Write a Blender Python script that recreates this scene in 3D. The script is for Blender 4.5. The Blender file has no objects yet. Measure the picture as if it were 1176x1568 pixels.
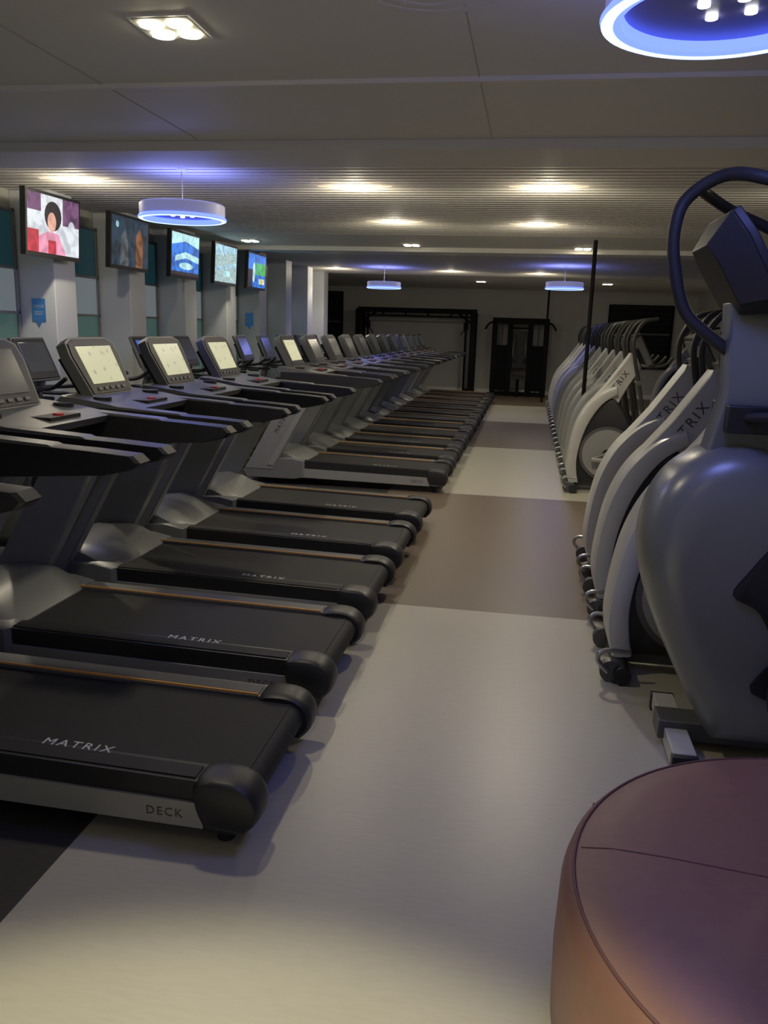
import bpy, bmesh, math, random
from mathutils import Matrix, Vector
random.seed(3)
sc = bpy.context.scene
COL = bpy.context.collection
sc.view_settings.view_transform = 'Standard'
sc.view_settings.gamma = 1.13
sc.view_settings.exposure = 0.08

# ------------------------------------------------------------------ materials
def mat(name, col, rough=0.5, metal=0.0, noise=0.0, nscale=20.0, emis=None, estr=0.0, bump=0.0, coat=0.0, spec=0.5):
    m = bpy.data.materials.new(name); m.use_nodes = True
    nt = m.node_tree; b = nt.nodes['Principled BSDF']
    b.inputs['Base Color'].default_value = (*col, 1)
    b.inputs['Roughness'].default_value = rough
    b.inputs['Metallic'].default_value = metal
    b.inputs['Coat Weight'].default_value = coat
    b.inputs['Specular IOR Level'].default_value = spec
    if emis:
        b.inputs['Emission Color'].default_value = (*emis, 1)
        b.inputs['Emission Strength'].default_value = estr
    tc = nt.nodes.new('ShaderNodeTexCoord')
    nz = nt.nodes.new('ShaderNodeTexNoise'); nz.inputs['Scale'].default_value = nscale
    nz.inputs['Detail'].default_value = 4
    nt.links.new(tc.outputs['Object'], nz.inputs['Vector'])
    if noise > 0:
        mx = nt.nodes.new('ShaderNodeMix'); mx.data_type = 'RGBA'
        mx.inputs[6].default_value = (*[c*(1-noise) for c in col], 1)
        mx.inputs[7].default_value = (*[min(1, c*(1+noise)) for c in col], 1)
        nt.links.new(nz.outputs['Fac'], mx.inputs[0])
        nt.links.new(mx.outputs[2], b.inputs['Base Color'])
    if bump > 0:
        bp = nt.nodes.new('ShaderNodeBump'); bp.inputs['Strength'].default_value = bump
        bp.inputs['Distance'].default_value = 0.004
        nt.links.new(nz.outputs['Fac'], bp.inputs['Height'])
        nt.links.new(bp.outputs['Normal'], b.inputs['Normal'])
    return m

M_BLACK = mat('black_plastic', (0.014, 0.014, 0.015), 0.45, noise=0.2, spec=0.4)
M_RIG = mat('black_steel', (0.006, 0.006, 0.007), 0.6, noise=0.2, spec=0.1)
M_HANDLE = mat('handle_rubber', (0.026, 0.026, 0.025), 0.5, noise=0.1, spec=0.3)
M_RUBBER = mat('belt_rubber', (0.014, 0.014, 0.015), 0.7, noise=0.25, nscale=120, bump=0.2, spec=0.3)
M_DGREY = mat('dark_grey_frame', (0.085, 0.085, 0.085), 0.42, metal=0.1, noise=0.1)
M_UPR = mat('upright_grey', (0.22, 0.225, 0.22), 0.42, metal=0.12, noise=0.08)
M_HOOD = mat('motor_hood_grey', (0.18, 0.185, 0.18), 0.36, metal=0.25, noise=0.06)
M_SILVER = mat('silver_paint', (0.30, 0.30, 0.285), 0.38, metal=0.25, noise=0.06)
M_BEZEL = mat('console_bezel', (0.14, 0.14, 0.13), 0.4, metal=0.3, noise=0.06)
M_SHROUD = mat('grey_shroud', (0.20, 0.21, 0.195), 0.30, metal=0.25, noise=0.08, nscale=3)
M_WHITE = mat('pale_shroud', (0.47, 0.47, 0.43), 0.33, noise=0.05, nscale=4)
M_ORANGE = mat('orange_stripe', (0.50, 0.24, 0.05), 0.5, noise=0.1)
M_TXT = mat('text_print', (0.50, 0.50, 0.50), 0.5, noise=0.02)
M_TXTD = mat('text_print_dark', (0.05, 0.05, 0.05), 0.5, noise=0.02)
M_SCR_L = mat('screen_lit', (0.3, 0.3, 0.2), 0.3, emis=(0.80, 0.78, 0.46), estr=0.50)
M_SCR_B = mat('screen_blue', (0.02, 0.03, 0.1), 0.2, emis=(0.05, 0.16, 0.75), estr=0.6)
M_SCR_D = mat('screen_dark', (0.03, 0.03, 0.033), 0.2, emis=(0.1, 0.11, 0.12), estr=0.12)
M_CHROME = mat('brushed_metal', (0.40, 0.40, 0.41), 0.3, metal=0.9, noise=0.05)

def blotch_screen(m):
    nt = m.node_tree; b = nt.nodes['Principled BSDF']
    tc = nt.nodes.new('ShaderNodeTexCoord')
    br = nt.nodes.new('ShaderNodeTexVoronoi'); br.inputs['Scale'].default_value = 16
    rp = nt.nodes.new('ShaderNodeValToRGB')
    e = b.inputs['Emission Color'].default_value[:]
    rp.color_ramp.elements[0].color = (e[0]*0.45, e[1]*0.48, e[2]*0.5, 1)
    rp.color_ramp.elements[0].position = 0.12
    rp.color_ramp.elements[1].color = e; rp.color_ramp.elements[1].position = 0.3
    nt.links.new(tc.outputs['Object'], br.inputs['Vector'])
    nt.links.new(br.outputs['Distance'], rp.inputs['Fac'])
    nt.links.new(rp.outputs['Color'], b.inputs['Emission Color'])
blotch_screen(M_SCR_L); blotch_screen(M_SCR_B)

# ------------------------------------------------------------------ mesh builder
def catmull(pts, n=6):
    P = [Vector(p) for p in pts]; out = []
    for i in range(len(P)-1):
        p0 = P[max(i-1, 0)]; p1 = P[i]; p2 = P[i+1]; p3 = P[min(i+2, len(P)-1)]
        for k in range(n):
            t = k/n
            out.append(0.5*((2*p1)+(-p0+p2)*t+(2*p0-5*p1+4*p2-p3)*t*t+(-p0+3*p1-3*p2+p3)*t**3))
    out.append(P[-1]); return out

class MB:
    def __init__(s): s.v=[]; s.f=[]; s.mi=[]; s.mats=[]
    def _m(s, m):
        if m not in s.mats: s.mats.append(m)
        return s.mats.index(m)
    def add(s, vs, fs, m, M=None):
        o = len(s.v); i = s._m(m)
        for v in vs:
            v = Vector(v)
            if M is not None: v = M @ v
            s.v.append(tuple(v))
        for f in fs:
            s.f.append([o+k for k in f]); s.mi.append(i)
    def box(s, c, d, m, M=None):
        x, y, z = c; a, b, e = d[0]/2, d[1]/2, d[2]/2
        vs = [(x+i*a, y+j*b, z+k*e) for i in (-1, 1) for j in (-1, 1) for k in (-1, 1)]
        s.add(vs, [(0,1,3,2),(4,6,7,5),(0,4,5,1),(2,3,7,6),(0,2,6,4),(1,5,7,3)], m, M)
    def prism(s, prof, y0, y1, m):
        n = len(prof)
        vs = [(p[0], y0, p[1]) for p in prof]+[(p[0], y1, p[1]) for p in prof]
        fs = [tuple(range(n)), tuple(range(2*n-1, n-1, -1))]
        fs += [(i, (i+1) % n, n+(i+1) % n, n+i) for i in range(n)]
        s.add(vs, fs, m)
    def slab(s, pts, x0, x1, m, M=None):     # polygon in YZ extruded along X
        n=len(pts); vs=[(x0,p[0],p[1]) for p in pts]+[(x1,p[0],p[1]) for p in pts]
        fs=[tuple(range(n)),tuple(range(2*n-1,n-1,-1))]+[(i,(i+1)%n,n+(i+1)%n,n+i) for i in range(n)]
        s.add(vs,fs,m,M)
    def loft(s, prof, rings, m):
        n = len(prof); cx = sum(p[0] for p in prof)/n; cz = sum(p[1] for p in prof)/n
        vs = []
        for (y, k) in rings:
            vs += [(cx+(p[0]-cx)*k, y, cz+(p[1]-cz)*k) for p in prof]
        fs = [tuple(range(n)), tuple(range(len(vs)-1, len(vs)-1-n, -1))]
        for r in range(len(rings)-1):
            for i in range(n):
                j = (i+1) % n
                fs.append((r*n+i, r*n+j, (r+1)*n+j, (r+1)*n+i))
        s.add(vs, fs, m)
    def tube(s, pts, r, m, seg=10, smooth=5):
        P = catmull(pts, smooth) if (smooth and len(pts) > 2) else [Vector(p) for p in pts]
        T = []
        for i in range(len(P)):
            a = P[max(i-1, 0)]; b = P[min(i+1, len(P)-1)]
            T.append((b-a).normalized())
        up = Vector((0,0,1)) if abs(T[0].z) < 0.9 else Vector((0,1,0))
        N = (up - T[0]*up.dot(T[0])).normalized()
        vs = []
        for i, p in enumerate(P):
            N = (N - T[i]*N.dot(T[i])).normalized(); B = T[i].cross(N)
            for k in range(seg):
                a = 2*math.pi*k/seg
                vs.append(p+(N*math.cos(a)+B*math.sin(a))*r)
        fs = [tuple(range(seg-1, -1, -1)), tuple(len(vs)-seg+k for k in range(seg))]
        for i in range(len(P)-1):
            for k in range(seg):
                j = (k+1) % seg
                fs.append((i*seg+k, i*seg+j, (i+1)*seg+j, (i+1)*seg+k))
        s.add(vs, fs, m)
    def cyl(s, a, b, r, m, seg=24): s.tube([a, b], r, m, seg, 0)
    def lathe(s, prof, m, c=(0,0,0), seg=64, closed=False):
        n = len(prof); vs = []
        for k in range(seg):
            a = 2*math.pi*k/seg
            for r, z in prof: vs.append((c[0]+r*math.cos(a), c[1]+r*math.sin(a), c[2]+z))
        fs = []
        for k in range(seg):
            j = (k+1) % seg
            for i in range(n if closed else n-1):
                i2 = (i+1) % n
                fs.append((k*n+i, j*n+i, j*n+i2, k*n+i2))
        s.add(vs, fs, m)
    def mesh(s, name, ang=38):
        me = bpy.data.meshes.new(name); me.from_pydata(s.v, [], s.f)
        for m in s.mats: me.materials.append(m)
        me.polygons.foreach_set('material_index', s.mi)
        bm = bmesh.new(); bm.from_mesh(me)
        bmesh.ops.recalc_face_normals(bm, faces=bm.faces)
        bm.to_mesh(me); bm.free()
        me.polygons.foreach_set('use_smooth', [True]*len(me.polygons))
        me.set_sharp_from_angle(angle=math.radians(ang))
        me.update(); return me

def place(name, me, loc=(0,0,0), rot=(0,0,0), bevel=0.0, seg=2, ang=40):
    o = bpy.data.objects.new(name, me); COL.objects.link(o)
    o.location = loc; o.rotation_euler = rot
    if bevel > 0:
        b = o.modifiers.new('bevel', 'BEVEL'); b.width = bevel; b.segments = seg
        b.limit_method = 'ANGLE'; b.angle_limit = math.radians(ang); b.harden_normals = False
    return o

def text_geo(t, size):
    cu = bpy.data.curves.new('t', 'FONT'); cu.body = t; cu.size = size; cu.extrude = 0.0008
    cu.align_x = 'CENTER'; cu.align_y = 'CENTER'; cu.space_character = 1.25; cu.resolution_u = 2
    o = bpy.data.objects.new('t', cu); COL.objects.link(o)
    dg = bpy.context.evaluated_depsgraph_get(); dg.update()
    me = bpy.data.meshes.new_from_object(o.evaluated_get(dg))
    vs = [v.co.copy() for v in me.vertices]; fs = [tuple(p.vertices) for p in me.polygons]
    bpy.data.objects.remove(o); bpy.data.curves.remove(cu); bpy.data.meshes.remove(me)
    return vs, fs

# ------------------------------------------------------------------ ROOM
XL, XR, YB, YF, H = -4.65, 4.2, 23.0, -2.6, 2.75

def floor_mat():
    m = bpy.data.materials.new('vinyl_floor'); m.use_nodes = True
    nt = m.node_tree; b = nt.nodes['Principled BSDF']; L = nt.links.new
    geo = nt.nodes.new('ShaderNodeNewGeometry'); sp = nt.nodes.new('ShaderNodeSeparateXYZ')
    L(geo.outputs['Position'], sp.inputs[0])
    def math_(op, a, bb):
        n = nt.nodes.new('ShaderNodeMath'); n.operation = op
        for i, v in enumerate((a, bb)):
            if isinstance(v, (int, float)): n.inputs[i].default_value = v
            else: L(v, n.inputs[i])
        return n.outputs[0]
    t = math_('SUBTRACT', sp.outputs['Y'], 4.75)
    t = math_('DIVIDE', t, 7.22)
    t = math_('FRACT', t, 0)
    brown = math_('LESS_THAN', t, 0.5)
    after = math_('GREATER_THAN', sp.outputs['Y'], 4.75)
    brown = math_('MULTIPLY', brown, after)
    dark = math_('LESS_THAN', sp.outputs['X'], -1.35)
    mp = nt.nodes.new('ShaderNodeMapping'); mp.inputs['Scale'].default_value = (14, 70, 1)
    L(geo.outputs['Position'], mp.inputs[0])
    nz = nt.nodes.new('ShaderNodeTexNoise'); nz.inputs['Scale'].default_value = 1.0; nz.inputs['Detail'].default_value = 5
    L(mp.outputs[0], nz.inputs['Vector'])
    def mix(f, A, B):
        n = nt.nodes.new('ShaderNodeMix'); n.data_type = 'RGBA'
        for idx, v in ((0, f), (6, A), (7, B)):
            if hasattr(v, 'is_linked'): L(v, n.inputs[idx])
            elif isinstance(v, (int, float)): n.inputs[idx].default_value = v
            else: n.inputs[idx].default_value = (*v, 1)
        return n.outputs[2]
    light = mix(nz.outputs['Fac'], (0.36, 0.34, 0.28), (0.44, 0.42, 0.35))
    brn = mix(nz.outputs['Fac'], (0.115, 0.085, 0.062), (0.15, 0.115, 0.086))
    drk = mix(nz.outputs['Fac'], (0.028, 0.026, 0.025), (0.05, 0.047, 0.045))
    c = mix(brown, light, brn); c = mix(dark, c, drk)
    L(c, b.inputs['Base Color'])
    r = nt.nodes.new('ShaderNodeMapRange'); r.inputs[3].default_value = 0.32; r.inputs[4].default_value = 0.42
    L(nz.outputs['Fac'], r.inputs[0]); L(r.outputs[0], b.inputs['Roughness'])
    return m
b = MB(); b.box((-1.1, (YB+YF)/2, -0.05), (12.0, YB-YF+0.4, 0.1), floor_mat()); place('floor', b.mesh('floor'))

M_CEIL = mat('ceiling_paint', (0.82, 0.80, 0.75), 0.6, noise=0.04, nscale=1.5)
M_JOINT = mat('ceiling_joint', (0.42, 0.41, 0.38), 0.6, noise=0.04)
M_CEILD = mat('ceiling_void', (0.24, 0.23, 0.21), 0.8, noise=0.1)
M_SLAT = mat('ceiling_slat_paint', (0.70, 0.67, 0.62), 0.75, noise=0.05, spec=0.2)
M_WALL = mat('wall_paint', (0.50, 0.50, 0.46), 0.6, noise=0.05, nscale=2)
M_COLM = mat('column_paint', (0.66, 0.69, 0.74), 0.5, noise=0.04, nscale=2)
M_TRIM = mat('trim_paint', (0.85, 0.83, 0.80), 0.45, noise=0.03)
M_FRAME = mat('window_frame', (0.20, 0.21, 0.21), 0.45, noise=0.03)
b = MB()
xc, xw = -1.1, 11.4
for y0, y1 in ((YF, 5.75), (10.25, 13.0), (17.6, YB)):
    b.box((xc, (y0+y1)/2, H+0.15), (xw, y1-y0, 0.3), M_CEIL)
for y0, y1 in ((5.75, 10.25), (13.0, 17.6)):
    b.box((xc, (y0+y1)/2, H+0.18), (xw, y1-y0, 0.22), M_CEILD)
place('ceiling', b.mesh('ceiling'))
b = MB()
for y0, y1 in ((5.80, 10.2), (13.05, 17.55)):
    n = int((y1-y0)/0.12)
    for i in range(n+1):
        b.box((xc, y0+0.03+i*(y1-y0-0.06)/n, H+0.03), (xw, 0.06, 0.06), M_SLAT)
place('ceiling_slats', b.mesh('ceiling_slats'))
b = MB(); b.box((xc, 5.47, H-0.03), (xw, 0.56, 0.06), M_CEIL); place('ceiling_beam', b.mesh('ceiling_beam'), bevel=0.004)  # dropped ceiling beam across the room
b = MB(); b.box((xc, 11.9, H-0.03), (xw, 0.22, 0.06), M_CEIL); place('trim_4', b.mesh('trim_4'), bevel=0.004)
b = MB(); b.box((xc, 4.0, H-0.01), (xw, 0.03, 0.02), M_TRIM); place('trim_1', b.mesh('trim_1'))
b = MB()
for x in (-3.9, -2.1, -0.3, 1.5, 3.3):
    b.box((x, 1.5, H-0.001), (0.004, 7.3, 0.003), M_JOINT)
for y in (1.6, 2.8):
    b.box((xc, y, H-0.001), (xw, 0.004, 0.003), M_JOINT)
place('trim_2', b.mesh('trim_2'))
b = MB()
for k,r_ in enumerate((0.26,0.20,0.14,0.08)):
    b.lathe([(r_,0.0),(r_-0.02,-0.006),(r_-0.045,-0.002),(r_-0.045,0.0)],M_CEIL,seg=48)
b.lathe([(0.0,-0.0005),(0.26,-0.0005)],M_CEIL,seg=48)
place('air_vent_diffuser', b.mesh('air_vent_diffuser'), (-0.40, 2.98, H-0.001))

def wallbox(name, x0, x1, y0, y1, z0=0, z1=H+0.3, m=M_WALL):
    b = MB(); b.box(((x0+x1)/2, (y0+y1)/2, (z0+z1)/2), (x1-x0, y1-y0, z1-z0), m); return place(name, b.mesh(name))
wallbox('wall_back', -6.8, XR+0.2, YB, YB+0.2)
wallbox('wall_right', XR, XR+0.2, YF, YB)
wallbox('wall_left', XL-0.2, XL, YF, 17.4)
wallbox('wall_left_return', -6.8, XL-0.2, 17.2, 17.4)
wallbox('wall_left_alcove', -6.8, -6.6, 17.4, YB)
wallbox('baseboard_back', -6.6, XR, YB-0.02, YB, 0, 0.1, M_TRIM)

for i, y in enumerate((4.15, 5.6, 7.05, 8.5, 9.95, 11.4, 12.85, 14.3, 15.75, 17.02)):
    b = MB(); b.box(((XL-4.25)/2, y+0.18, H/2), (0.40, 0.36, H), M_COLM)
    place('wall_column', b.mesh('wall_column'), bevel=0.008)

M_TEAL = mat('teal_glass', (0.010, 0.04, 0.05), 0.12, noise=0.3, nscale=1.2, emis=(0.01, 0.055, 0.07), estr=0.22)  # emission in these three glasses stands in for reflected light
M_GLS = mat('pale_glass', (0.08, 0.10, 0.11), 0.12, noise=0.25, nscale=2, emis=(0.20, 0.24, 0.26), estr=0.38)
M_GLSG = mat('green_glass', (0.03, 0.07, 0.065), 0.12, noise=0.3, nscale=2, emis=(0.07, 0.14, 0.12), estr=0.32)
for i, y in enumerate((4.15, 5.6, 7.05, 8.5, 9.95, 11.4, 12.85, 14.3)):
    y0, y1 = y+0.38, y+1.43
    b = MB(); yc = (y0+y1)/2; w = y1-y0
    x = XL+0.02
    b.box((x, yc, 2.32), (0.03, w-0.05, 0.48), M_TEAL)
    b.box((x, yc, 1.88), (0.03, w-0.05, 0.38), M_GLS)
    b.box((x, yc, 1.22), (0.03, w-0.05, 0.92), M_GLSG)
    for z in (2.57, 2.08, 1.69, 0.75): b.box((x+0.01, yc, z), (0.05, w, 0.025), M_FRAME)
    for yy in (y0+0.015, y1-0.015): b.box((x+0.01, yy, 1.67), (0.05, 0.03, 1.84), M_FRAME)
    place('window_%d' % (i+1), b.mesh('window'), bevel=0.003)

M_DWIN = mat('dark_window_glass', (0.010, 0.011, 0.012), 0.4, noise=0.3, spec=0.15)
for nm, x0, x1, z0, z1 in (('window_9', -6.3, -5.2, 0.8, 2.60), ('window_10', 2.0, 3.6, 0.8, 2.42)):
    b = MB(); yy = YB-0.02
    b.box(((x0+x1)/2, yy, (z0+z1)/2), (x1-x0, 0.04, z1-z0), M_DWIN)
    n = 12
    for k in range(n+1):
        b.box(((x0+x1)/2, yy-0.03, z0+(z1-z0)*k/n), (x1-x0, 0.03, 0.02), M_RIG)
    for xx in (x0, x1): b.box((xx, yy-0.03, (z0+z1)/2), (0.05, 0.05, z1-z0), M_RIG)
    b.box(((x0+x1)/2, yy-0.04, z0+(z1-z0)*0.55), (x1-x0, 0.03, 0.05), M_DGREY)
    place(nm, b.mesh(nm))

# ------------------------------------------------------------------ TVs
def tv_mat(name, cols, scale, strn, dist=0.6):
    m = bpy.data.materials.new(name); m.use_nodes = True
    nt = m.node_tree; b = nt.nodes['Principled BSDF']; L = nt.links.new
    b.inputs['Base Color'].default_value = (0.01, 0.01, 0.01, 1); b.inputs['Roughness'].default_value = 0.35
    b.inputs['Specular IOR Level'].default_value = 0.25
    tc = nt.nodes.new('ShaderNodeTexCoord')
    nz = nt.nodes.new('ShaderNodeTexNoise'); nz.inputs['Scale'].default_value = scale
    nz.inputs['Detail'].default_value = 1.5; nz.inputs['Distortion'].default_value = dist
    L(tc.outputs['Object'], nz.inputs['Vector'])
    rp = nt.nodes.new('ShaderNodeValToRGB'); rp.color_ramp.interpolation = 'EASE'
    els = rp.color_ramp.elements
    while len(els) < len(cols): els.new(0.5)
    for i, c in enumerate(cols):
        els[i].position = 0.34+0.30*i/max(1,len(cols)-1); els[i].color = (*c, 1)
    L(nz.outputs['Fac'], rp.inputs['Fac']); L(rp.outputs['Color'], b.inputs['Emission Color'])
    b.inputs['Emission Strength'].default_value = strn
    return m
def flat(name, c, k=0.25, sc_=9, st=0.9):
    return tv_mat(name, [tuple(x*(1-k) for x in c), tuple(min(1,x*(1+k)) for x in c)], sc_, st)
T_WHITE=flat('tv_pale',(0.72,0.76,0.85)); T_DARK=flat('tv_darkhair',(0.02,0.015,0.02)); T_SKIN=flat('tv_skin',(0.75,0.38,0.28))
T_PINK=flat('tv_pink',(0.85,0.30,0.45)); T_RED=flat('tv_red',(0.55,0.03,0.05)); T_PURP=flat('tv_purple',(0.12,0.05,0.12),0.5)
T_NAVY=flat('tv_navy',(0.010,0.022,0.04),0.6); T_GREYF=flat('tv_grey',(0.05,0.06,0.07),0.5); T_ORNG=flat('tv_amber',(0.16,0.06,0.025),0.5)
T_BLUE=flat('tv_blue',(0.02,0.14,0.60),0.5); T_CYAN=flat('tv_cyan',(0.45,0.80,0.95),0.25); T_SKY=flat('tv_sky',(0.35,0.62,0.78),0.35,16)
T_CROWD=tv_mat('tv_crowd',[(0.1,0.25,0.35),(0.5,0.7,0.65),(0.25,0.45,0.5),(0.75,0.9,0.85)],30,0.8)
T_GREEN=flat('tv_green',(0.05,0.40,0.10),0.3); T_YEL=flat('tv_yellow',(0.7,0.7,0.3),0.3)
def ell(cy,cz,ry,rz,n=18): return [(cy+ry*math.cos(2*math.pi*k/n), cz+rz*math.sin(2*math.pi*k/n)) for k in range(n)]
def rect(y0,z0,y1,z1): return [(y0,z0),(y1,z0),(y1,z1),(y0,z1)]
PIC=[
 [(rect(-.395,-.23,.395,.24),T_WHITE),(rect(-.395,.10,-.20,.24),T_PURP),(rect(.13,.02,.395,.24),T_PURP),(ell(-.02,.08,.13,.12),T_DARK),(ell(-.04,.03,.065,.08),T_SKIN),
  ([(-.30,-.23),(-.24,-.10),(-.10,-.05),(.06,-.06),(.18,-.23)],T_PINK),(rect(-.395,-.23,-.24,-.05),T_RED),(ell(.27,-.02,.06,.09),T_WHITE),(rect(-.10,-.23,.02,-.12),T_RED)],
 [(rect(-.395,-.23,.395,.24),T_NAVY),([(-.22,-.23),(-.2,.05),(-.12,.12),(-.06,.04),(-.04,-.23)],T_GREYF),([(.12,-.23),(.12,.08),(.2,.16),(.28,.06),(.27,-.23)],T_ORNG),(ell(-.28,.16,.03,.03),T_SKY)],
 [(rect(-.395,-.23,.395,.24),T_BLUE),([(-.395,.10),(0,.16),(.395,.10),(.395,.24),(-.395,.24)],T_CYAN),([(-.30,-.02),(0,.04),(.395,0),(.395,-.07),(0,-.03),(-.3,-.08)],T_CYAN),(ell(.02,-.12,.2,.04),T_CYAN),(rect(-.395,-.23,.395,-.19),T_DARK)],
 [(rect(-.395,-.23,.395,.24),T_SKY),([(-.395,-.05),(.395,.05),(.395,.17),(-.395,.10)],T_CROWD),([(-.395,-.23),(.395,-.23),(.395,-.02),(-.395,-.10)],T_CROWD),(rect(-.1,-.15,.15,-.08),T_CYAN)],
 [(rect(-.395,-.23,.395,.24),T_BLUE),(rect(-.05,-.05,.395,.12),T_GREEN),(ell(-.15,-.02,.06,.14),T_CYAN),(rect(.1,-.18,.35,-.1),T_YEL),(rect(-.395,-.23,-.2,.02),T_DARK)]]
for i, y in enumerate((6.85, 8.25, 9.65, 11.0, 12.3)):
    b = MB()
    b.box((0, 0, 0), (0.05, 0.84, 0.53), M_BLACK)
    for k,(poly,mm) in enumerate(PIC[i]):
        b.slab(poly, 0.020, 0.0265+0.0004*k, mm)
    b.box((-0.05, 0, 0), (0.06, 0.4, 0.3), M_DGREY)
    ys = {0: 0.36, 1: 0.42, 2: 0.47, 3: 0.57, 4: 0.72}[i]
    b.box((-0.075, ys/2, 0.02), (0.03, ys+0.1, 0.06), M_DGREY)
    b.box((-0.1, ys, 0.02), (0.06, 0.12, 0.2), M_DGREY)
    place('wall_mounted_tv', b.mesh('wall_mounted_tv'), (-4.13, y, 2.42), (0, math.radians(3), 0))

M_SIGN = mat('sign_blue', (0.03, 0.13, 0.34), 0.4, noise=0.1, emis=(0.03, 0.13, 0.34), estr=0.15)
b = MB()
b.box((0, 0, 0), (0.13, 0.008, 0.2), M_SIGN); b.prism([(-0.03,-0.1),(0.03,-0.1),(0,-0.15)], -0.004, 0.004, M_SIGN)
vs, fs = text_geo('ZONE', 0.035)
b.add(vs, fs, M_TXT, Matrix.Translation((0,-0.005,0.03)) @ Matrix.Rotation(math.radians(90), 4, 'X'))
b.box((0,-0.005,-0.02),(0.09,0.002,0.006),M_TXT); b.box((0,-0.005,-0.04),(0.07,0.002,0.006),M_TXT)
me = b.mesh('wall_sign')
place('wall_sign', me, (-4.42, 7.045, 1.72)); place('wall_sign', me, (-4.42, 12.845, 1.72))

# ------------------------------------------------------------------ TREADMILL
mat_red = mat('stop_button_red', (0.6,0.03,0.02), 0.4, noise=0.05)
TXT = text_geo('MATRIX', 0.06)
TXT_D = text_geo('DECK', 0.042)
def P(l): return [(-u, z) for u, z in l]
def treadmill(scr):
    b = MB()
    for s in (-1, 1):
        y0, y1 = sorted((s*0.262, s*0.37))
        b.prism(P([(0.04,0.09),(0.04,0.20),(0.10,0.228),(1.78,0.262),(1.78,0.09),(0.1,0.075)]), y0, y1, M_DGREY if s>0 else M_BLACK)
        ya, yb = sorted((s*0.285, s*0.355))
        b.prism(P([(0.2,0.229),(0.2,0.235),(1.6,0.263),(1.6,0.257)]), ya, yb, M_DGREY if s>0 else M_RUBBER)
        if s > 0:
            b.prism(P([(0.2,0.229),(0.2,0.237),(1.62,0.266),(1.62,0.257)]), 0.268, 0.278, M_ORANGE)
        ya, yb = sorted((s*0.368, s*0.380))
        b.prism(P([(0.17,0.070),(0.17,0.158),(1.7,0.182),(1.7,0.085)]), ya, yb, M_SILVER)
        cap = [(-p.x, p.y) for p in catmull([Vector((u,z,0)) for u,z in [(0.03,0.065),(-0.01,0.11),(-0.012,0.17),(0.02,0.218),(0.08,0.242),(0.17,0.240),(0.205,0.215),(0.20,0.14),(0.17,0.07)]],3)]
        b.loft(cap, [(s*0.25,0.88),(s*0.262,0.97),(s*0.285,1),(s*0.345,1),(s*0.372,0.97),(s*0.388,0.90),(s*0.394,0.78)], M_BLACK)
        y0, y1 = sorted((s*0.335, s*0.405))
        b.prism(P([(2.14,0.16),(1.84,0.16),(1.34,1.07),(1.46,1.12),(1.62,1.10)]), y0, y1, M_UPR)
        ya, yb = sorted((s*0.403, s*0.412))
        b.prism(P([(1.90,0.20),(1.83,0.20),(1.345,1.07),(1.39,1.07)]), ya, yb, M_SILVER)
        M = Matrix.Translation((-1.74, s*0.407, 0.66)) @ Matrix.Rotation(math.radians(-60), 4, 'Y') @ Matrix.Rotation(math.radians(90), 4, 'X')
        if s < 0: b.add(TXT[0], TXT[1], M_TXTD, M)
        arm = P([(0.72,1.085),(0.69,1.112),(0.72,1.14),(0.9,1.152),(1.5,1.178),(1.75,1.18),(1.75,1.06),(1.35,1.02),(0.85,1.055)])
        b.loft(arm, [(s*0.322,0.96),(s*0.332,1),(s*0.415,1),(s*0.425,0.96)], M_BLACK)
        b.prism(P([(1.05,1.155),(1.08,1.166),(1.5,1.192),(1.75,1.195),(1.75,1.175),(1.5,1.172)]), *sorted((s*0.330, s*0.416)), M_BEZEL)
        b.loft(P([(1.5,0.08),(1.5,0.26),(1.62,0.285),(1.95,0.27),(2.12,0.22),(2.18,0.12),(2.15,0.06),(1.6,0.06)]),
               [(s*0.28,1),(s*0.38,1),(s*0.40,0.93)], M_HOOD)
        for u in (0.12, 2.0): b.cyl((-u, s*0.3, 0), (-u, s*0.3, 0.09), 0.03, M_BLACK, 12)
    b.prism(P([(0.06,0.19),(0.06,0.216),(1.62,0.246),(1.62,0.19)]), -0.262, 0.262, M_RUBBER)
    b.cyl((-0.07,-0.262,0.158),(-0.07,0.262,0.158),0.056,M_RUBBER)
    b.box((-0.9,0,0.14),(1.6,0.5,0.06),M_BLACK)
    b.box((-0.12,0,0.075),(0.12,0.74,0.04),M_BLACK)
    b.loft(P([(1.50,0.08),(1.50,0.25),(1.56,0.285),(1.68,0.34),(1.82,0.365),(1.98,0.345),(2.10,0.28),(2.17,0.19),(2.18,0.08)]),
           [(-0.36,0.82),(-0.31,0.96),(-0.22,1),(0.22,1),(0.31,0.96),(0.36,0.82)], M_HOOD)
    b.prism(P([(1.46,1.03),(1.44,1.13),(1.62,1.16),(1.66,1.05)]), -0.36, 0.36, M_BLACK)
    b.loft(P([(1.36,1.14),(1.34,1.175),(1.55,1.21),(1.78,1.235),(1.82,1.20),(1.76,1.13)]), [(-0.41,0.93),(-0.38,1),(0.38,1),(0.41,0.93)], M_BEZEL)
    b.box((-1.46,0,1.186),(0.14,0.26,0.03),M_BLACK)
    b.cyl((-1.43,0,1.185),(-1.43,0,1.21),0.025,mat_red)
    for s in (-1,1): b.cyl((-1.58,s*0.3,1.185),(-1.58,s*0.3,1.228),0.05,M_BLACK,20)
    t = math.radians(-26)
    M = Matrix.Translation((-1.76,0,1.365)) @ Matrix.Rotation(t,4,'Y')
    head=[(-0.24,-0.17),(-0.285,0.08),(-0.27,0.16),(-0.2,0.19),(0.2,0.19),(0.27,0.16),(0.285,0.08),(0.24,-0.17)]
    b.slab(head,-0.04,0.02,M_BEZEL,M)
    b.slab([(p[0]*0.93,p[1]*0.94) for p in head],0.018,0.026,M_BLACK,M)
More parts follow.
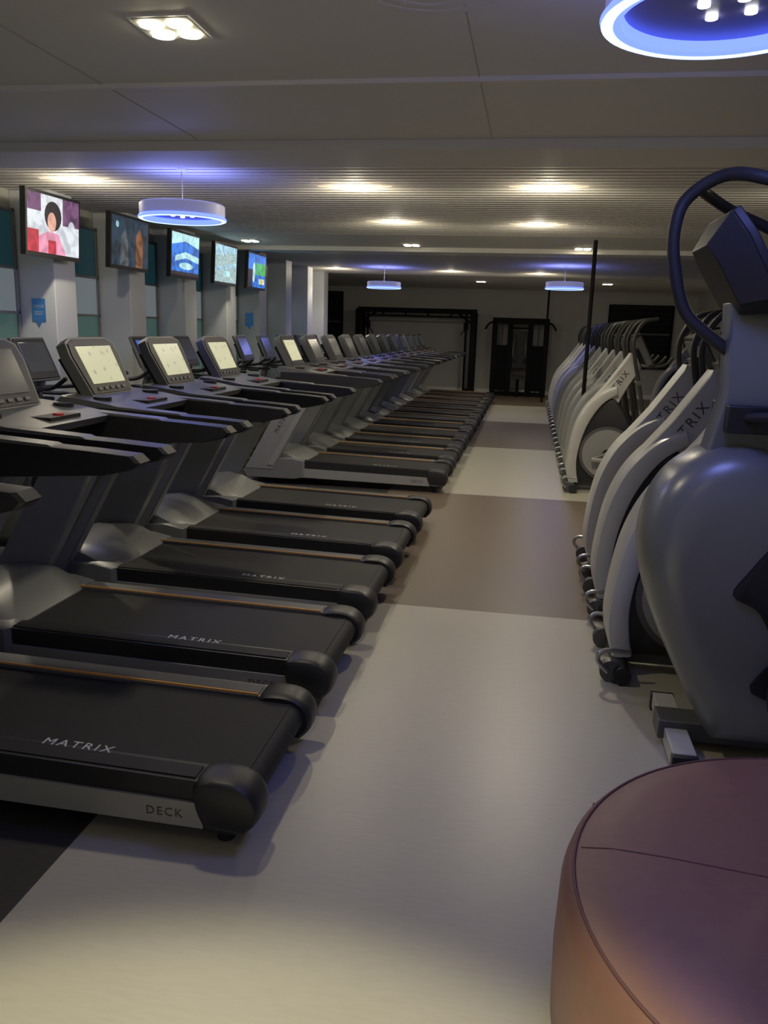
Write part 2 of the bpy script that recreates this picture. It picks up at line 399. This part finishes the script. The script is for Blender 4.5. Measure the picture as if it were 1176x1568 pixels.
    b.slab([(-0.185,-0.10),(-0.198,0.13),(0.198,0.13),(0.185,-0.10)],0.024,0.031,scr,M)
    for k in range(5): b.box((0.028,-0.14+0.07*k,-0.132),(0.008,0.04,0.018),M_DGREY,M)
    b.slab([(-0.2,-0.14),(-0.24,0.1),(0.24,0.1),(0.2,-0.14)],-0.08,-0.03,M_BLACK,M)
    b.add(TXT[0],TXT[1],M_TXT,Matrix.Translation((-0.66,-0.262,0.240))@Matrix.Rotation(math.radians(1.2),4,'Y'))
    b.add(TXT_D[0],TXT_D[1],M_TXTD,Matrix.Translation((-0.30,-0.381,0.114))@Matrix.Rotation(math.radians(90),4,'X'))
    return b.mesh('treadmill')
TM_L, TM_D = treadmill(M_SCR_L), treadmill(M_SCR_D)
XT = -0.76
for i in range(5):
    place('treadmill', TM_L if i >= 2 else TM_D, (XT, 2.60+i*1.0, 0), bevel=0.006)
for i in range(12):
    place('treadmill', (TM_L if i in (0,) else TM_D), (XT, 8.68+i*0.98, 0), bevel=0.005, seg=1)

# ------------------------------------------------------------------ EXERCISE BIKE
def bike(scr):
    b = MB()
    for u in (0.08, 1.0): 
        b.cyl((-u,-0.27,0.045),(-u,0.27,0.045),0.04,M_BLACK,16)
    b.box((-0.54,0,0.09),(0.95,0.09,0.07),M_DGREY)
    body = [(-p[0],p[1]) for p in catmull([Vector((0.35,0.10,0)),Vector((0.38,0.38,0)),Vector((0.5,0.55,0)),Vector((0.75,0.62,0)),Vector((0.98,0.52,0)),Vector((1.04,0.3,0)),Vector((0.95,0.10,0))],4)]
    b.loft(body,[(-0.11,0.85),(-0.08,1),(0.08,1),(0.11,0.85)],M_SHROUD)
    for s in (-1,1):
        b.cyl((-0.78,s*0.10,0.34),(-0.78,s*0.12,0.34),0.15,M_BLACK,28)
        b.cyl((-0.6,s*0.11,0.33),(-0.6,s*0.16,0.33),0.03,M_CHROME,14)
        b.box((-0.6+s*0.08,s*0.15,0.33-s*0.06),(0.2,0.02,0.035),M_DGREY)
        b.box((-0.6+s*0.17,s*0.21,0.33-s*0.07),(0.1,0.1,0.03),M_BLACK)
    b.tube([(-0.42,0,0.4),(-0.3,0,0.88)],0.035,M_CHROME,12,0)
    seat=[(-0.10,0.90),(-0.08,0.95),(-0.2,0.965),(-0.42,0.95),(-0.46,0.92),(-0.3,0.88),(-0.15,0.87)]
    b.loft(seat,[(-0.12,0.75),(-0.08,0.95),(0,1),(0.08,0.95),(0.12,0.75)],M_BLACK)
    b.tube([(-0.88,0,0.45),(-0.95,0,0.8),(-0.86,0,1.18)],0.045,M_DGREY,12,5)
    for s in (-1,1):
        b.tube([(-0.86,0,1.1),(-0.8,s*0.14,1.1),(-0.62,s*0.22,1.12),(-0.5,s*0.22,1.2)],0.018,M_BLACK,10,5)
        b.tube([(-0.86,0,1.06),(-0.75,s*0.2,1.04),(-0.6,s*0.25,1.04)],0.016,M_BLACK,10,4)
    M = Matrix.Translation((-0.9,0,1.32)) @ Matrix.Rotation(math.radians(-24),4,'Y')
    b.box((0,0,0),(0.05,0.42,0.34),M_BLACK,M); b.box((0.0,0,0),(0.03,0.45,0.37),M_BEZEL,M)
    b.box((0.026,0,0.01),(0.008,0.35,0.25),scr,M); b.box((-0.04,0,-0.02),(0.06,0.26,0.22),M_BLACK,M)
    return b.mesh('exercise_bike')
BK=[bike(M_SCR_D),bike(M_SCR_B)]
for i in range(13):
    place('exercise_bike', BK[1 if i in (4,5,7,10) else 0], (-3.02, 3.15+i*1.0, 0), bevel=0.005, seg=1)

# ------------------------------------------------------------------ ELLIPTICAL (regular)
TXT_E = text_geo('MATRIX', 0.085)
def V2(l): return [Vector((a,c,0)) for a,c in l]
def elliptical(M_FEND=M_WHITE):
    b = MB()
    b.cyl((0.07,-0.29,0.05),(0.07,0.29,0.05),0.042,M_BLACK,18)
    for s in (-1,1):
        b.cyl((0.02,s*0.20,0.055),(0.02,s*0.25,0.055),0.055,M_DGREY,20)
        b.tube([(0.0,s*0.27,0.06),(-0.05,s*0.27,0.12),(-0.02,s*0.27,0.17),(0.1,s*0.25,0.16)],0.012,M_CHROME,8,4)
    b.box((0.8,0,0.075),(1.5,0.12,0.07),M_DGREY)
    b.cyl((1.5,-0.27,0.045),(1.5,0.27,0.045),0.042,M_BLACK,18)
    core=[(p.x,p.y) for p in catmull(V2([(0.10,0.10),(0.07,0.35),(0.13,0.62),(0.24,0.86),(0.40,1.0),(0.52,0.9),(0.66,0.66),(0.78,0.42),(0.76,0.12)]),4)]
    b.loft(core,[(-0.115,0.94),(-0.10,1),(0.10,1),(0.115,0.94)],M_BLACK)
    outer=[(p.x,p.y) for p in catmull(V2([(0.03,0.09),(0.0,0.2),(-0.005,0.34),(0.03,0.60),(0.085,0.78),(0.17,0.93),(0.30,1.06),(0.44,1.13)]),5)]
    inner=[(p.x,p.y) for p in catmull(V2([(0.46,1.04),(0.34,0.955),(0.25,0.84),(0.175,0.69),(0.125,0.52),(0.10,0.34),(0.11,0.2),(0.13,0.10)]),5)]
    cres=outer+inner; n=len(cres)
    def ring(y,off):
        o=[]
        for i,p in enumerate(cres):
            q=cres[n-1-i]; o.append((p[0]+(q[0]-p[0])*off, y, p[1]+(q[1]-p[1])*off))
        return o
    rings=[ring(-0.150,0.24),ring(-0.142,0.08),ring(-0.115,0),ring(0.115,0),ring(0.142,0.08),ring(0.150,0.24)]
    vs=sum(rings,[]); fs=[]
    for r in range(5):
        for i in range(n):
            j=(i+1)%n; fs.append((r*n+i,r*n+j,(r+1)*n+j,(r+1)*n+i))
    h=n//2
    for base in (0,5*n):
        for i in range(h-1): fs.append((base+i,base+i+1,base+n-2-i,base+n-1-i))
    b.add(vs,fs,M_FEND)
    for s in (-1,1):
        b.cyl((0.40,s*0.105,0.42),(0.40,s*0.150,0.42),0.285,M_DGREY,48)
        b.cyl((0.40,s*0.14,0.42),(0.40,s*0.163,0.42),0.255,M_SILVER,48)
        b.cyl((0.40,s*0.15,0.42),(0.40,s*0.18,0.42),0.05,M_BLACK,24)
        b.tube([(0.40,s*0.19,0.42),(0.40+s*0.16,s*0.20,0.42+s*0.06)],0.025,M_DGREY,10,0)
        b.tube([(0.40+s*0.16,s*0.22,0.42+s*0.06),(0.85,s*0.22,0.33),(1.25,s*0.22,0.25),(1.48,s*0.22,0.14)],0.026,M_SILVER,10,5)
        b.box((1.12,s*0.22,0.32),(0.38,0.15,0.035),M_BLACK); b.box((0.95,s*0.22,0.35),(0.04,0.15,0.06),M_BLACK)
        b.cyl((1.48,s*0.19,0.14),(1.48,s*0.25,0.14),0.04,M_BLACK,16)
        b.tube([(0.80,s*0.26,0.34),(0.76,s*0.28,0.62),(0.66,s*0.28,1.10),(0.58,s*0.28,1.42),(0.56,s*0.27,1.62),(0.64,s*0.24,1.78),(0.78,s*0.22,1.82)],0.02,M_HANDLE,10,5)
        b.cyl((0.64,s*0.05,1.18),(0.64,s*0.30,1.18),0.024,M_DGREY,12)
        b.tube([(0.66,s*0.06,1.36),(0.72,s*0.16,1.34),(0.88,s*0.20,1.36),(0.96,s*0.2,1.44)],0.017,M_HANDLE,10,5)
    mast=[(0.10,0.70),(0.17,0.93),(0.36,1.17),(0.56,1.47),(0.66,1.46),(0.70,1.36),(0.56,1.12),(0.44,0.86),(0.3,0.66)]
    b.loft(mast,[(-0.095,0.9),(-0.08,1),(0.08,1),(0.095,0.9)],M_FEND)
    M = Matrix.Translation((0.44,-0.098,1.13)) @ Matrix.Rotation(math.radians(-56),4,'Y') @ Matrix.Rotation(math.radians(90),4,'X')
    b.add(TXT_E[0],TXT_E[1],M_TXTD,M)
    M = Matrix.Translation((0.68,0,1.50)) @ Matrix.Rotation(math.radians(-28),4,'Y')
    b.box((0,0,0),(0.06,0.44,0.36),M_BLACK,M); b.box((-0.01,0,0),(0.05,0.47,0.30),M_DGREY,M)
    b.box((0.03,0,0.01),(0.01,0.33,0.23),M_SCR_D,M); b.box((-0.05,0,-0.05),(0.07,0.2,0.2),M_BLACK,M)
    return b.mesh('elliptical_trainer')
M_WHITE_DIM = mat('pale_shroud_dimmed', (0.26, 0.265, 0.25), 0.33, noise=0.05, nscale=4)  # pale shroud greyed in its colour to suggest dimmer distant light
EL=elliptical(); ELG=elliptical(M_WHITE_DIM); XE=0.47
for y in (4.12, 5.05, 5.87):
    place('elliptical_trainer', EL, (XE, y, 0), bevel=0.004, seg=1)
for k,y in enumerate((9.05, 9.97, 10.86, 11.9, 13.0, 14.1, 15.2, 16.3, 17.4, 18.5)):
    place('elliptical_trainer', ELG if k in (1,2,3,4,5) else EL, (XE, y, 0), bevel=0.004, seg=1)
for i in range(7):
    place('elliptical_trainer', ELG, (2.45, 8.2+i*1.5, 0), bevel=0.004, seg=1)

def big_trainer():
    b = MB()
    b.box((0.22,0,0.05),(0.09,0.56,0.07),M_WHITE)
    for s in (-1,1): b.box((0.22,s*0.285,0.04),(0.10,0.04,0.08),M_BLACK)
    b.box((0.9,0,0.075),(1.5,0.14,0.08),M_DGREY); b.cyl((1.6,-0.28,0.05),(1.6,0.28,0.05),0.045,M_BLACK,18)
    shell=[(p.x,p.y) for p in catmull(V2([(0.34,0.08),(0.20,0.32),(0.07,0.60),(0.01,0.84),(0.03,1.02),(0.11,1.16),(0.26,1.25),(0.44,1.24),(0.66,1.12),(0.86,0.88),(0.94,0.55),(0.92,0.25),(0.84,0.08)]),5)]
    b.loft(shell,[(-0.235,0.62),(-0.225,0.78),(-0.20,0.89),(-0.16,0.96),(-0.10,1.0),(0.10,1.0),(0.16,0.96),(0.20,0.89),(0.225,0.78),(0.235,0.62)],M_SHROUD)
    sw=[(p.x,p.y) for p in catmull(V2([(0.46,0.94),(0.38,0.82),(0.33,0.72),(0.43,0.66),(0.50,0.5),(0.44,0.34),(0.78,0.3),(0.84,0.6),(0.76,0.84),(0.46,0.94)]),4)][:-1]
    for s in (-1,1): b.loft(sw,[(s*0.20,1),(s*0.243,1),(s*0.25,0.9)],M_BLACK)
    b.loft([(0.20,1.16),(0.26,1.45),(0.24,1.78),(0.36,1.86),(0.42,1.5),(0.46,1.16)],[(-0.085,0.88),(-0.065,1),(0.065,1),(0.085,0.88)],M_SHROUD)
    b.box((0.36,0,1.36),(0.2,0.30,0.10),M_BLACK)
    b.tube([(0.30,-0.1,1.36),(0.42,-0.24,1.38),(0.62,-0.26,1.36),(0.74,-0.26,1.42)],0.02,M_HANDLE,12,5)
    b.tube([(0.30,0.1,1.36),(0.42,0.24,1.38),(0.62,0.26,1.36),(0.74,0.26,1.42)],0.02,M_HANDLE,12,5)
    M = Matrix.Translation((0.27,0,1.90)) @ Matrix.Rotation(math.radians(-32),4,'Y')
    prof=[(-0.15,-0.2),(-0.23,-0.14),(-0.25,0.1),(-0.2,0.2),(0.2,0.2),(0.25,0.1),(0.23,-0.14),(0.15,-0.2)]
    def frame(pts,x0,x1,k,m):
        n=len(pts); vs=[(x0,p[0]*k,p[1]*k) for p in pts]+[(x1,p[0],p[1]) for p in pts]
        fs=[tuple(range(n)),tuple(range(2*n-1,n-1,-1))]+[(i,(i+1)%n,n+(i+1)%n,n+i) for i in range(n)]
        b.add(vs,fs,m,M)
    frame(prof,-0.09,0.02,0.7,M_HANDLE); frame(prof,0.02,0.05,1.0,M_BLACK)
    b.box((0.052,0,0.02),(0.01,0.38,0.27),M_SCR_D,M)
    b.tube([(0.27,0,1.60),(0.185,0,1.66),(0.09,0,1.75),(0.035,0,1.93),(0.03,0,2.06),(0.065,0,2.15),(0.17,-0.05,2.215),(0.28,-0.16,2.19),(0.5,-0.24,2.10),(0.68,-0.26,1.94)],0.023,M_HANDLE,14,6)
    b.tube([(0.10,0,2.18),(0.16,0.12,2.17),(0.27,0.22,2.13),(0.46,0.25,2.05),(0.66,0.26,1.92)],0.021,M_HANDLE,14,6)
    for s in (-1,1):
        b.tube([(0.50,s*0.33,1.50),(0.56,s*0.33,1.25),(0.62,s*0.33,0.9),(0.50,s*0.33,0.45),(0.52,s*0.31,0.28)],0.028,M_BLACK,12,6)
        b.cyl((0.5,s*0.08,1.32),(0.545,s*0.34,1.32),0.026,M_DGREY,12)
        b.tube([(0.52,s*0.31,0.28),(0.95,s*0.29,0.34),(1.35,s*0.27,0.36)],0.028,M_SILVER,12,5)
        b.box((1.28,s*0.27,0.40),(0.42,0.16,0.04),M_BLACK)
        b.tube([(1.35,s*0.27,0.36),(1.6,s*0.24,0.08)],0.025,M_DGREY,10,0)
    return b.mesh('elliptical_trainer_tall')
place('elliptical_trainer', big_trainer(), (XE, 3.33, 0), bevel=0.006)

for (x, y) in ((0.68, 10.42), (0.36, 20.6)):
    b = MB(); b.cyl((0,0,0),(0,0,H-0.021),0.024,M_RIG,16); b.cyl((0,0,0),(0,0,0.02),0.045,M_RIG,20)
    place('support_pole', b.mesh('support_pole'), (x, y, 0))

# ------------------------------------------------------------------ CABLE CROSSOVER + WEIGHT MACHINE
b = MB(); w=1.5
for s in (-1,1):
    for yy in (-0.3,0.3): b.box((s*w,yy,1.05),(0.14,0.09,2.1),M_RIG)
    b.box((s*w,0,0.04),(0.12,0.75,0.08),M_RIG); b.box((s*w,0,2.1),(0.1,0.7,0.08),M_RIG)
    for k in range(14): b.box((s*w,0,0.18+k*0.05),(0.14,0.34,0.042),M_RIG)
    for yy in (-0.08,0.08): b.cyl((s*w,yy,0.1),(s*w,yy,2.06),0.012,M_DGREY,8)
    b.cyl((s*(w-0.2),0.0,0.1),(s*(w-0.2),0.0,2.08),0.03,M_RIG,10)
    b.box((s*(w-0.2),0,1.75),(0.12,0.1,0.18),M_RIG); b.box((s*(w-0.1),0,0.12),(0.24,0.08,0.06),M_RIG)
    b.tube([(s*(w-0.2),0,1.7),(s*(w-0.34),0,1.52)],0.014,M_RIG,6,0)
    b.tube([(s*(w-0.05),0,1.82),(s*(w-0.42),0,2.08)],0.03,M_RIG,8,0)
b.box((0,0,2.12),(2*w+0.14,0.1,0.13),M_RIG); b.box((0,0,1.98),(2*w,0.04,0.05),M_RIG)
for x in (-0.9,-0.3,0.3,0.9): b.box((x,0,2.05),(0.05,0.05,0.12),M_RIG)
place('cable_crossover_machine', b.mesh('cable_crossover_machine'), (-2.98, 22.0, 0), bevel=0.005, seg=1)
b = MB()
for x in (-0.66,-0.26,0.26,0.66):
    b.box((x,0,0.98),(0.13,0.1,1.96),M_RIG)
    b.box((x,0.25,0.05),(0.09,0.8,0.1),M_RIG)
    b.box((x,0.6,0.98),(0.08,0.07,1.9),M_RIG)
b.box((0,0,1.93),(1.45,0.12,0.14),M_RIG); b.box((0,0,0.06),(1.42,0.12,0.1),M_RIG); b.box((0,0.6,1.9),(1.42,0.07,0.08),M_RIG)
for s in (-1,1):
    for k in range(26): b.box((s*0.46,0.05,0.16+k*0.045),(0.27,0.16,0.041),M_RIG)
    b.cyl((s*0.46,0.05,0.1),(s*0.46,0.05,1.9),0.02,M_DGREY,8)
    b.tube([(s*0.66,-0.05,1.9),(s*0.8,-0.2,1.85),(s*0.9,-0.25,1.7)],0.025,M_RIG,8,4)
    b.tube([(s*0.12,-0.1,0.9),(s*0.16,-0.25,1.1),(s*0.14,-0.1,1.6)],0.025,M_DGREY,8,4)
b.box((0,0.1,1.2),(0.36,0.06,0.95),M_BLACK); b.box((0,0.1,1.75),(0.5,0.05,0.05),M_RIG)
b.box((0,-0.25,0.5),(0.35,0.4,0.08),M_BLACK); b.box((0,-0.2,0.25),(0.08,0.08,0.5),M_RIG)
place('weight_stack_machine', b.mesh('weight_stack_machine'), (-0.27, 22.1, 0), bevel=0.005, seg=1)

# ------------------------------------------------------------------ POUF
M_LEA = mat('brown_leather', (0.22, 0.105, 0.078), 0.48, noise=0.12, nscale=30, bump=0.25)
M_SEAM = mat('leather_seam', (0.12, 0.05, 0.045), 0.6, noise=0.1)
b = MB()
prof=[(0.0,0.483),(0.25,0.482),(0.45,0.478),(0.58,0.470),(0.655,0.455),(0.685,0.435),(0.695,0.40),(0.70,0.25),(0.695,0.08),(0.68,0.06),(0.0,0.06)]
b.lathe(prof,M_LEA,seg=96)
b.lathe([(0.0,0.06),(0.6,0.06),(0.6,0.0),(0,0)],M_BLACK,seg=48)
tor=[(0.668+0.004*math.cos(a),0.449+0.004*math.sin(a)) for a in [k*math.pi/4 for k in range(8)]]
b.lathe(tor,M_SEAM,seg=96,closed=True)
def seamz(r):
    for (r0,z0),(r1,z1) in zip(prof,prof[1:]):
        if r0<=r<=r1: return z0+(z1-z0)*(r-r0)/(r1-r0)
    return 0.45
ln=[]
for k in range(-20,21):
    r=abs(k)/20*0.655; sx=k/20*0.655
    ln.append((sx*math.cos(math.radians(-9)), sx*math.sin(math.radians(-9)), seamz(r)+0.0002))
b.tube(ln,0.0018,M_SEAM,6,0)
for a in (60,150,240,330):
    c,s_=math.cos(math.radians(a)),math.sin(math.radians(a))
    b.tube([(0.69*c,0.69*s_,0.43),(0.702*c,0.702*s_,0.25),(0.697*c,0.697*s_,0.09)],0.003,M_SEAM,6,3)
place('round_leather_pouf', b.mesh('round_leather_pouf',50), (0.845, 1.70, 0))

# ------------------------------------------------------------------ RING PENDANTS
M_RING = mat('led_ring_blue', (0.3,0.4,1), 0.4, emis=(0.06,0.10,1.0), estr=3.6)
M_RINGW = mat('led_ring_core', (0.6,0.7,1), 0.4, emis=(0.40,0.58,1.0), estr=2.2)
M_DRUM = mat('pendant_drum', (0.60,0.60,0.70), 0.4, noise=0.03, emis=(0.35,0.36,0.75), estr=0.22)  # faint lavender emission stands in for ring light on the drum
M_DRUMB = mat('pendant_underside', (0.12,0.11,0.2), 0.35, noise=0.05)
M_LED = mat('led_white', (1,1,1), 0.4, emis=(0.9,0.92,1.0), estr=8)
M_LEDW = mat('led_warm', (1,1,1), 0.4, emis=(1.0,0.90,0.62), estr=14)
M_GLARE = mat('lamp_glare_streak', (1,0.9,0.7), 0.5, emis=(1.0,0.84,0.52), estr=0.5)  # glare streak around each slat lamp, imitated by a glowing strip
def ring_lamp(ZR):
    b = MB()
    b.lathe([(0,0.10),(0.30,0.10),(0.312,0.09),(0.312,0.012)],M_DRUM)
    b.lathe([(0.312,0.014),(0.324,0.0),(0.320,-0.012)],M_RING)
    b.lathe([(0.320,-0.012),(0.305,-0.018),(0.288,-0.014)],M_RINGW)
    b.lathe([(0.288,-0.014),(0.268,-0.008),(0.262,0.02)],M_RING)
    b.lathe([(0.262,0.02),(0.0,0.02)],M_DRUMB)
    for a in range(4):
        x,y=0.07*math.cos(a*math.pi/2+.4),0.07*math.sin(a*math.pi/2+.4)
        b.cyl((x,y,0.02),(x,y,0.012),0.016,M_LED,14)
    b.cyl((0,0,0.095),(0,0,H-ZR-0.01),0.005,M_CHROME,8)
    b.cyl((0,0,H-ZR-0.015),(0,0,H-ZR-0.002),0.04,M_DRUM,20)
    return b.mesh('ring_pendant_lamp')
def light(kind,name,loc,power,col,size=0.05,rot=(0,0,0),spot=None,blend=0.5):
    l=bpy.data.lights.new(name,kind); l.energy=power; l.color=col
    if kind=='AREA': l.size=size; l.shape='DISK'
    else: l.shadow_soft_size=size
    if spot: l.spot_size=math.radians(spot); l.spot_blend=blend
    o=bpy.data.objects.new(name,l); COL.objects.link(o); o.location=loc; o.rotation_euler=rot
    return o
BLUE=(0.20,0.24,1.0)
rings=((0.45,2.50,2.475),(-2.62,6.12,2.405),(-2.75,15.6,2.385),(0.50,14.6,2.385))
for k,(x,y,ZR) in enumerate(rings):
    place('ring_pendant_lamp',ring_lamp(ZR),(x,y,ZR))
    light('AREA','ring_glow_down',(x,y,ZR-0.03),(6.5,6,6,6)[k],BLUE,0.55)
    light('AREA','ring_glow_up',(x,y,ZR+0.115),(5,5,6,6)[k],BLUE,0.6,rot=(math.pi,0,0))

# ------------------------------------------------------------------ CEILING LIGHTS
WARM=(1.0,0.88,0.64); WARM2=(1.0,0.90,0.66); WARM3=(1.0,0.90,0.58)
b=MB()
b.box((0,0,-0.004),(0.25,0.25,0.008),M_TRIM); b.box((0,0,-0.008),(0.22,0.22,0.004),M_JOINT)
for i in (-1,1):
    for j in (-1,1): b.cyl((i*0.055,j*0.055,-0.008),(i*0.055,j*0.055,-0.018),0.044,M_LEDW,20)
CL=b.mesh('recessed_downlight')
for (x,y,p,sz,bl,cc) in ((-1.43,3.27,40,130,0.6,WARM2),(-0.50,0.50,300,61,0.35,WARM3),(0.60,11.6,42,120,0.6,WARM2),(-1.65,11.4,42,120,0.6,WARM2),(-3.8,11.1,35,120,0.6,WARM2),(-1.2,19.5,42,140,0.6,WARM2),(1.6,19.5,32,140,0.6,WARM2)):  # the two farthest are added to brighten the back of the room
    place('recessed_downlight',CL,(x,y,H))
    light('SPOT','downlight',(x,y,H-0.04),p,cc,0.08,spot=sz,blend=bl)
b=MB()
b.lathe([(0,-0.012),(0.03,-0.012),(0.034,0.0),(0.034,0.05),(0,0.05)],M_LEDW,seg=20)
b.prism([(-0.30,0.0),(-0.12,-0.008),(0.12,-0.008),(0.30,0.0),(0.30,0.03),(-0.30,0.03)],-0.018,0.018,M_GLARE)
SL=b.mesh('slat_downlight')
def near_gap(y):
    y0,y1=(5.80,10.2) if y<12 else (13.05,17.55)
    n=int((y1-y0)/0.12); st=(y1-y0-0.06)/n
    k=round((y-(y0+0.03))/st-0.5); return y0+0.03+(k+0.5)*st
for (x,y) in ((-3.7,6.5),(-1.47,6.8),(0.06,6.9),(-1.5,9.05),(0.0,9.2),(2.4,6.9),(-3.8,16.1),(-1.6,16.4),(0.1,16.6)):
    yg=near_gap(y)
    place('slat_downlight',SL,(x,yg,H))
    light('POINT','slat_lamp',(x,yg,H-0.055),12 if y<8 else 9,WARM,0.03)
    if x < 1: light('SPOT','slat_spot',(x,yg,H-0.06),(75 if y<8 else 30) if x>-0.5 else (26 if y<8 else 16),WARM,0.05,spot=135,blend=0.5)

# ------------------------------------------------------------------ WORLD + CAMERA
w=bpy.data.worlds.new('world'); sc.world=w; w.use_nodes=True
w.node_tree.nodes['Background'].inputs[0].default_value=(0.64,0.63,0.74,1)
w.node_tree.nodes['Background'].inputs[1].default_value=0.19
cd=bpy.data.cameras.new('camera'); cam=bpy.data.objects.new('camera',cd); COL.objects.link(cam); sc.camera=cam
cd.sensor_fit='VERTICAL'; cd.sensor_height=36; cd.sensor_width=27; cd.lens=28.93; cd.clip_start=0.05
yaw,pit,rol=math.radians(9.54),math.radians(12.6),math.radians(1.72)
f=Vector((-math.sin(yaw)*math.cos(pit),math.cos(yaw)*math.cos(pit),-math.sin(pit)))
r=Vector((math.cos(yaw),math.sin(yaw),0)); u=r.cross(f)
r2=r*math.cos(rol)+u*math.sin(rol); u2=-r*math.sin(rol)+u*math.cos(rol)
R=Matrix((r2,u2,-f)).transposed().to_4x4()
cam.matrix_world=Matrix.Translation((0,0,1.65))@R
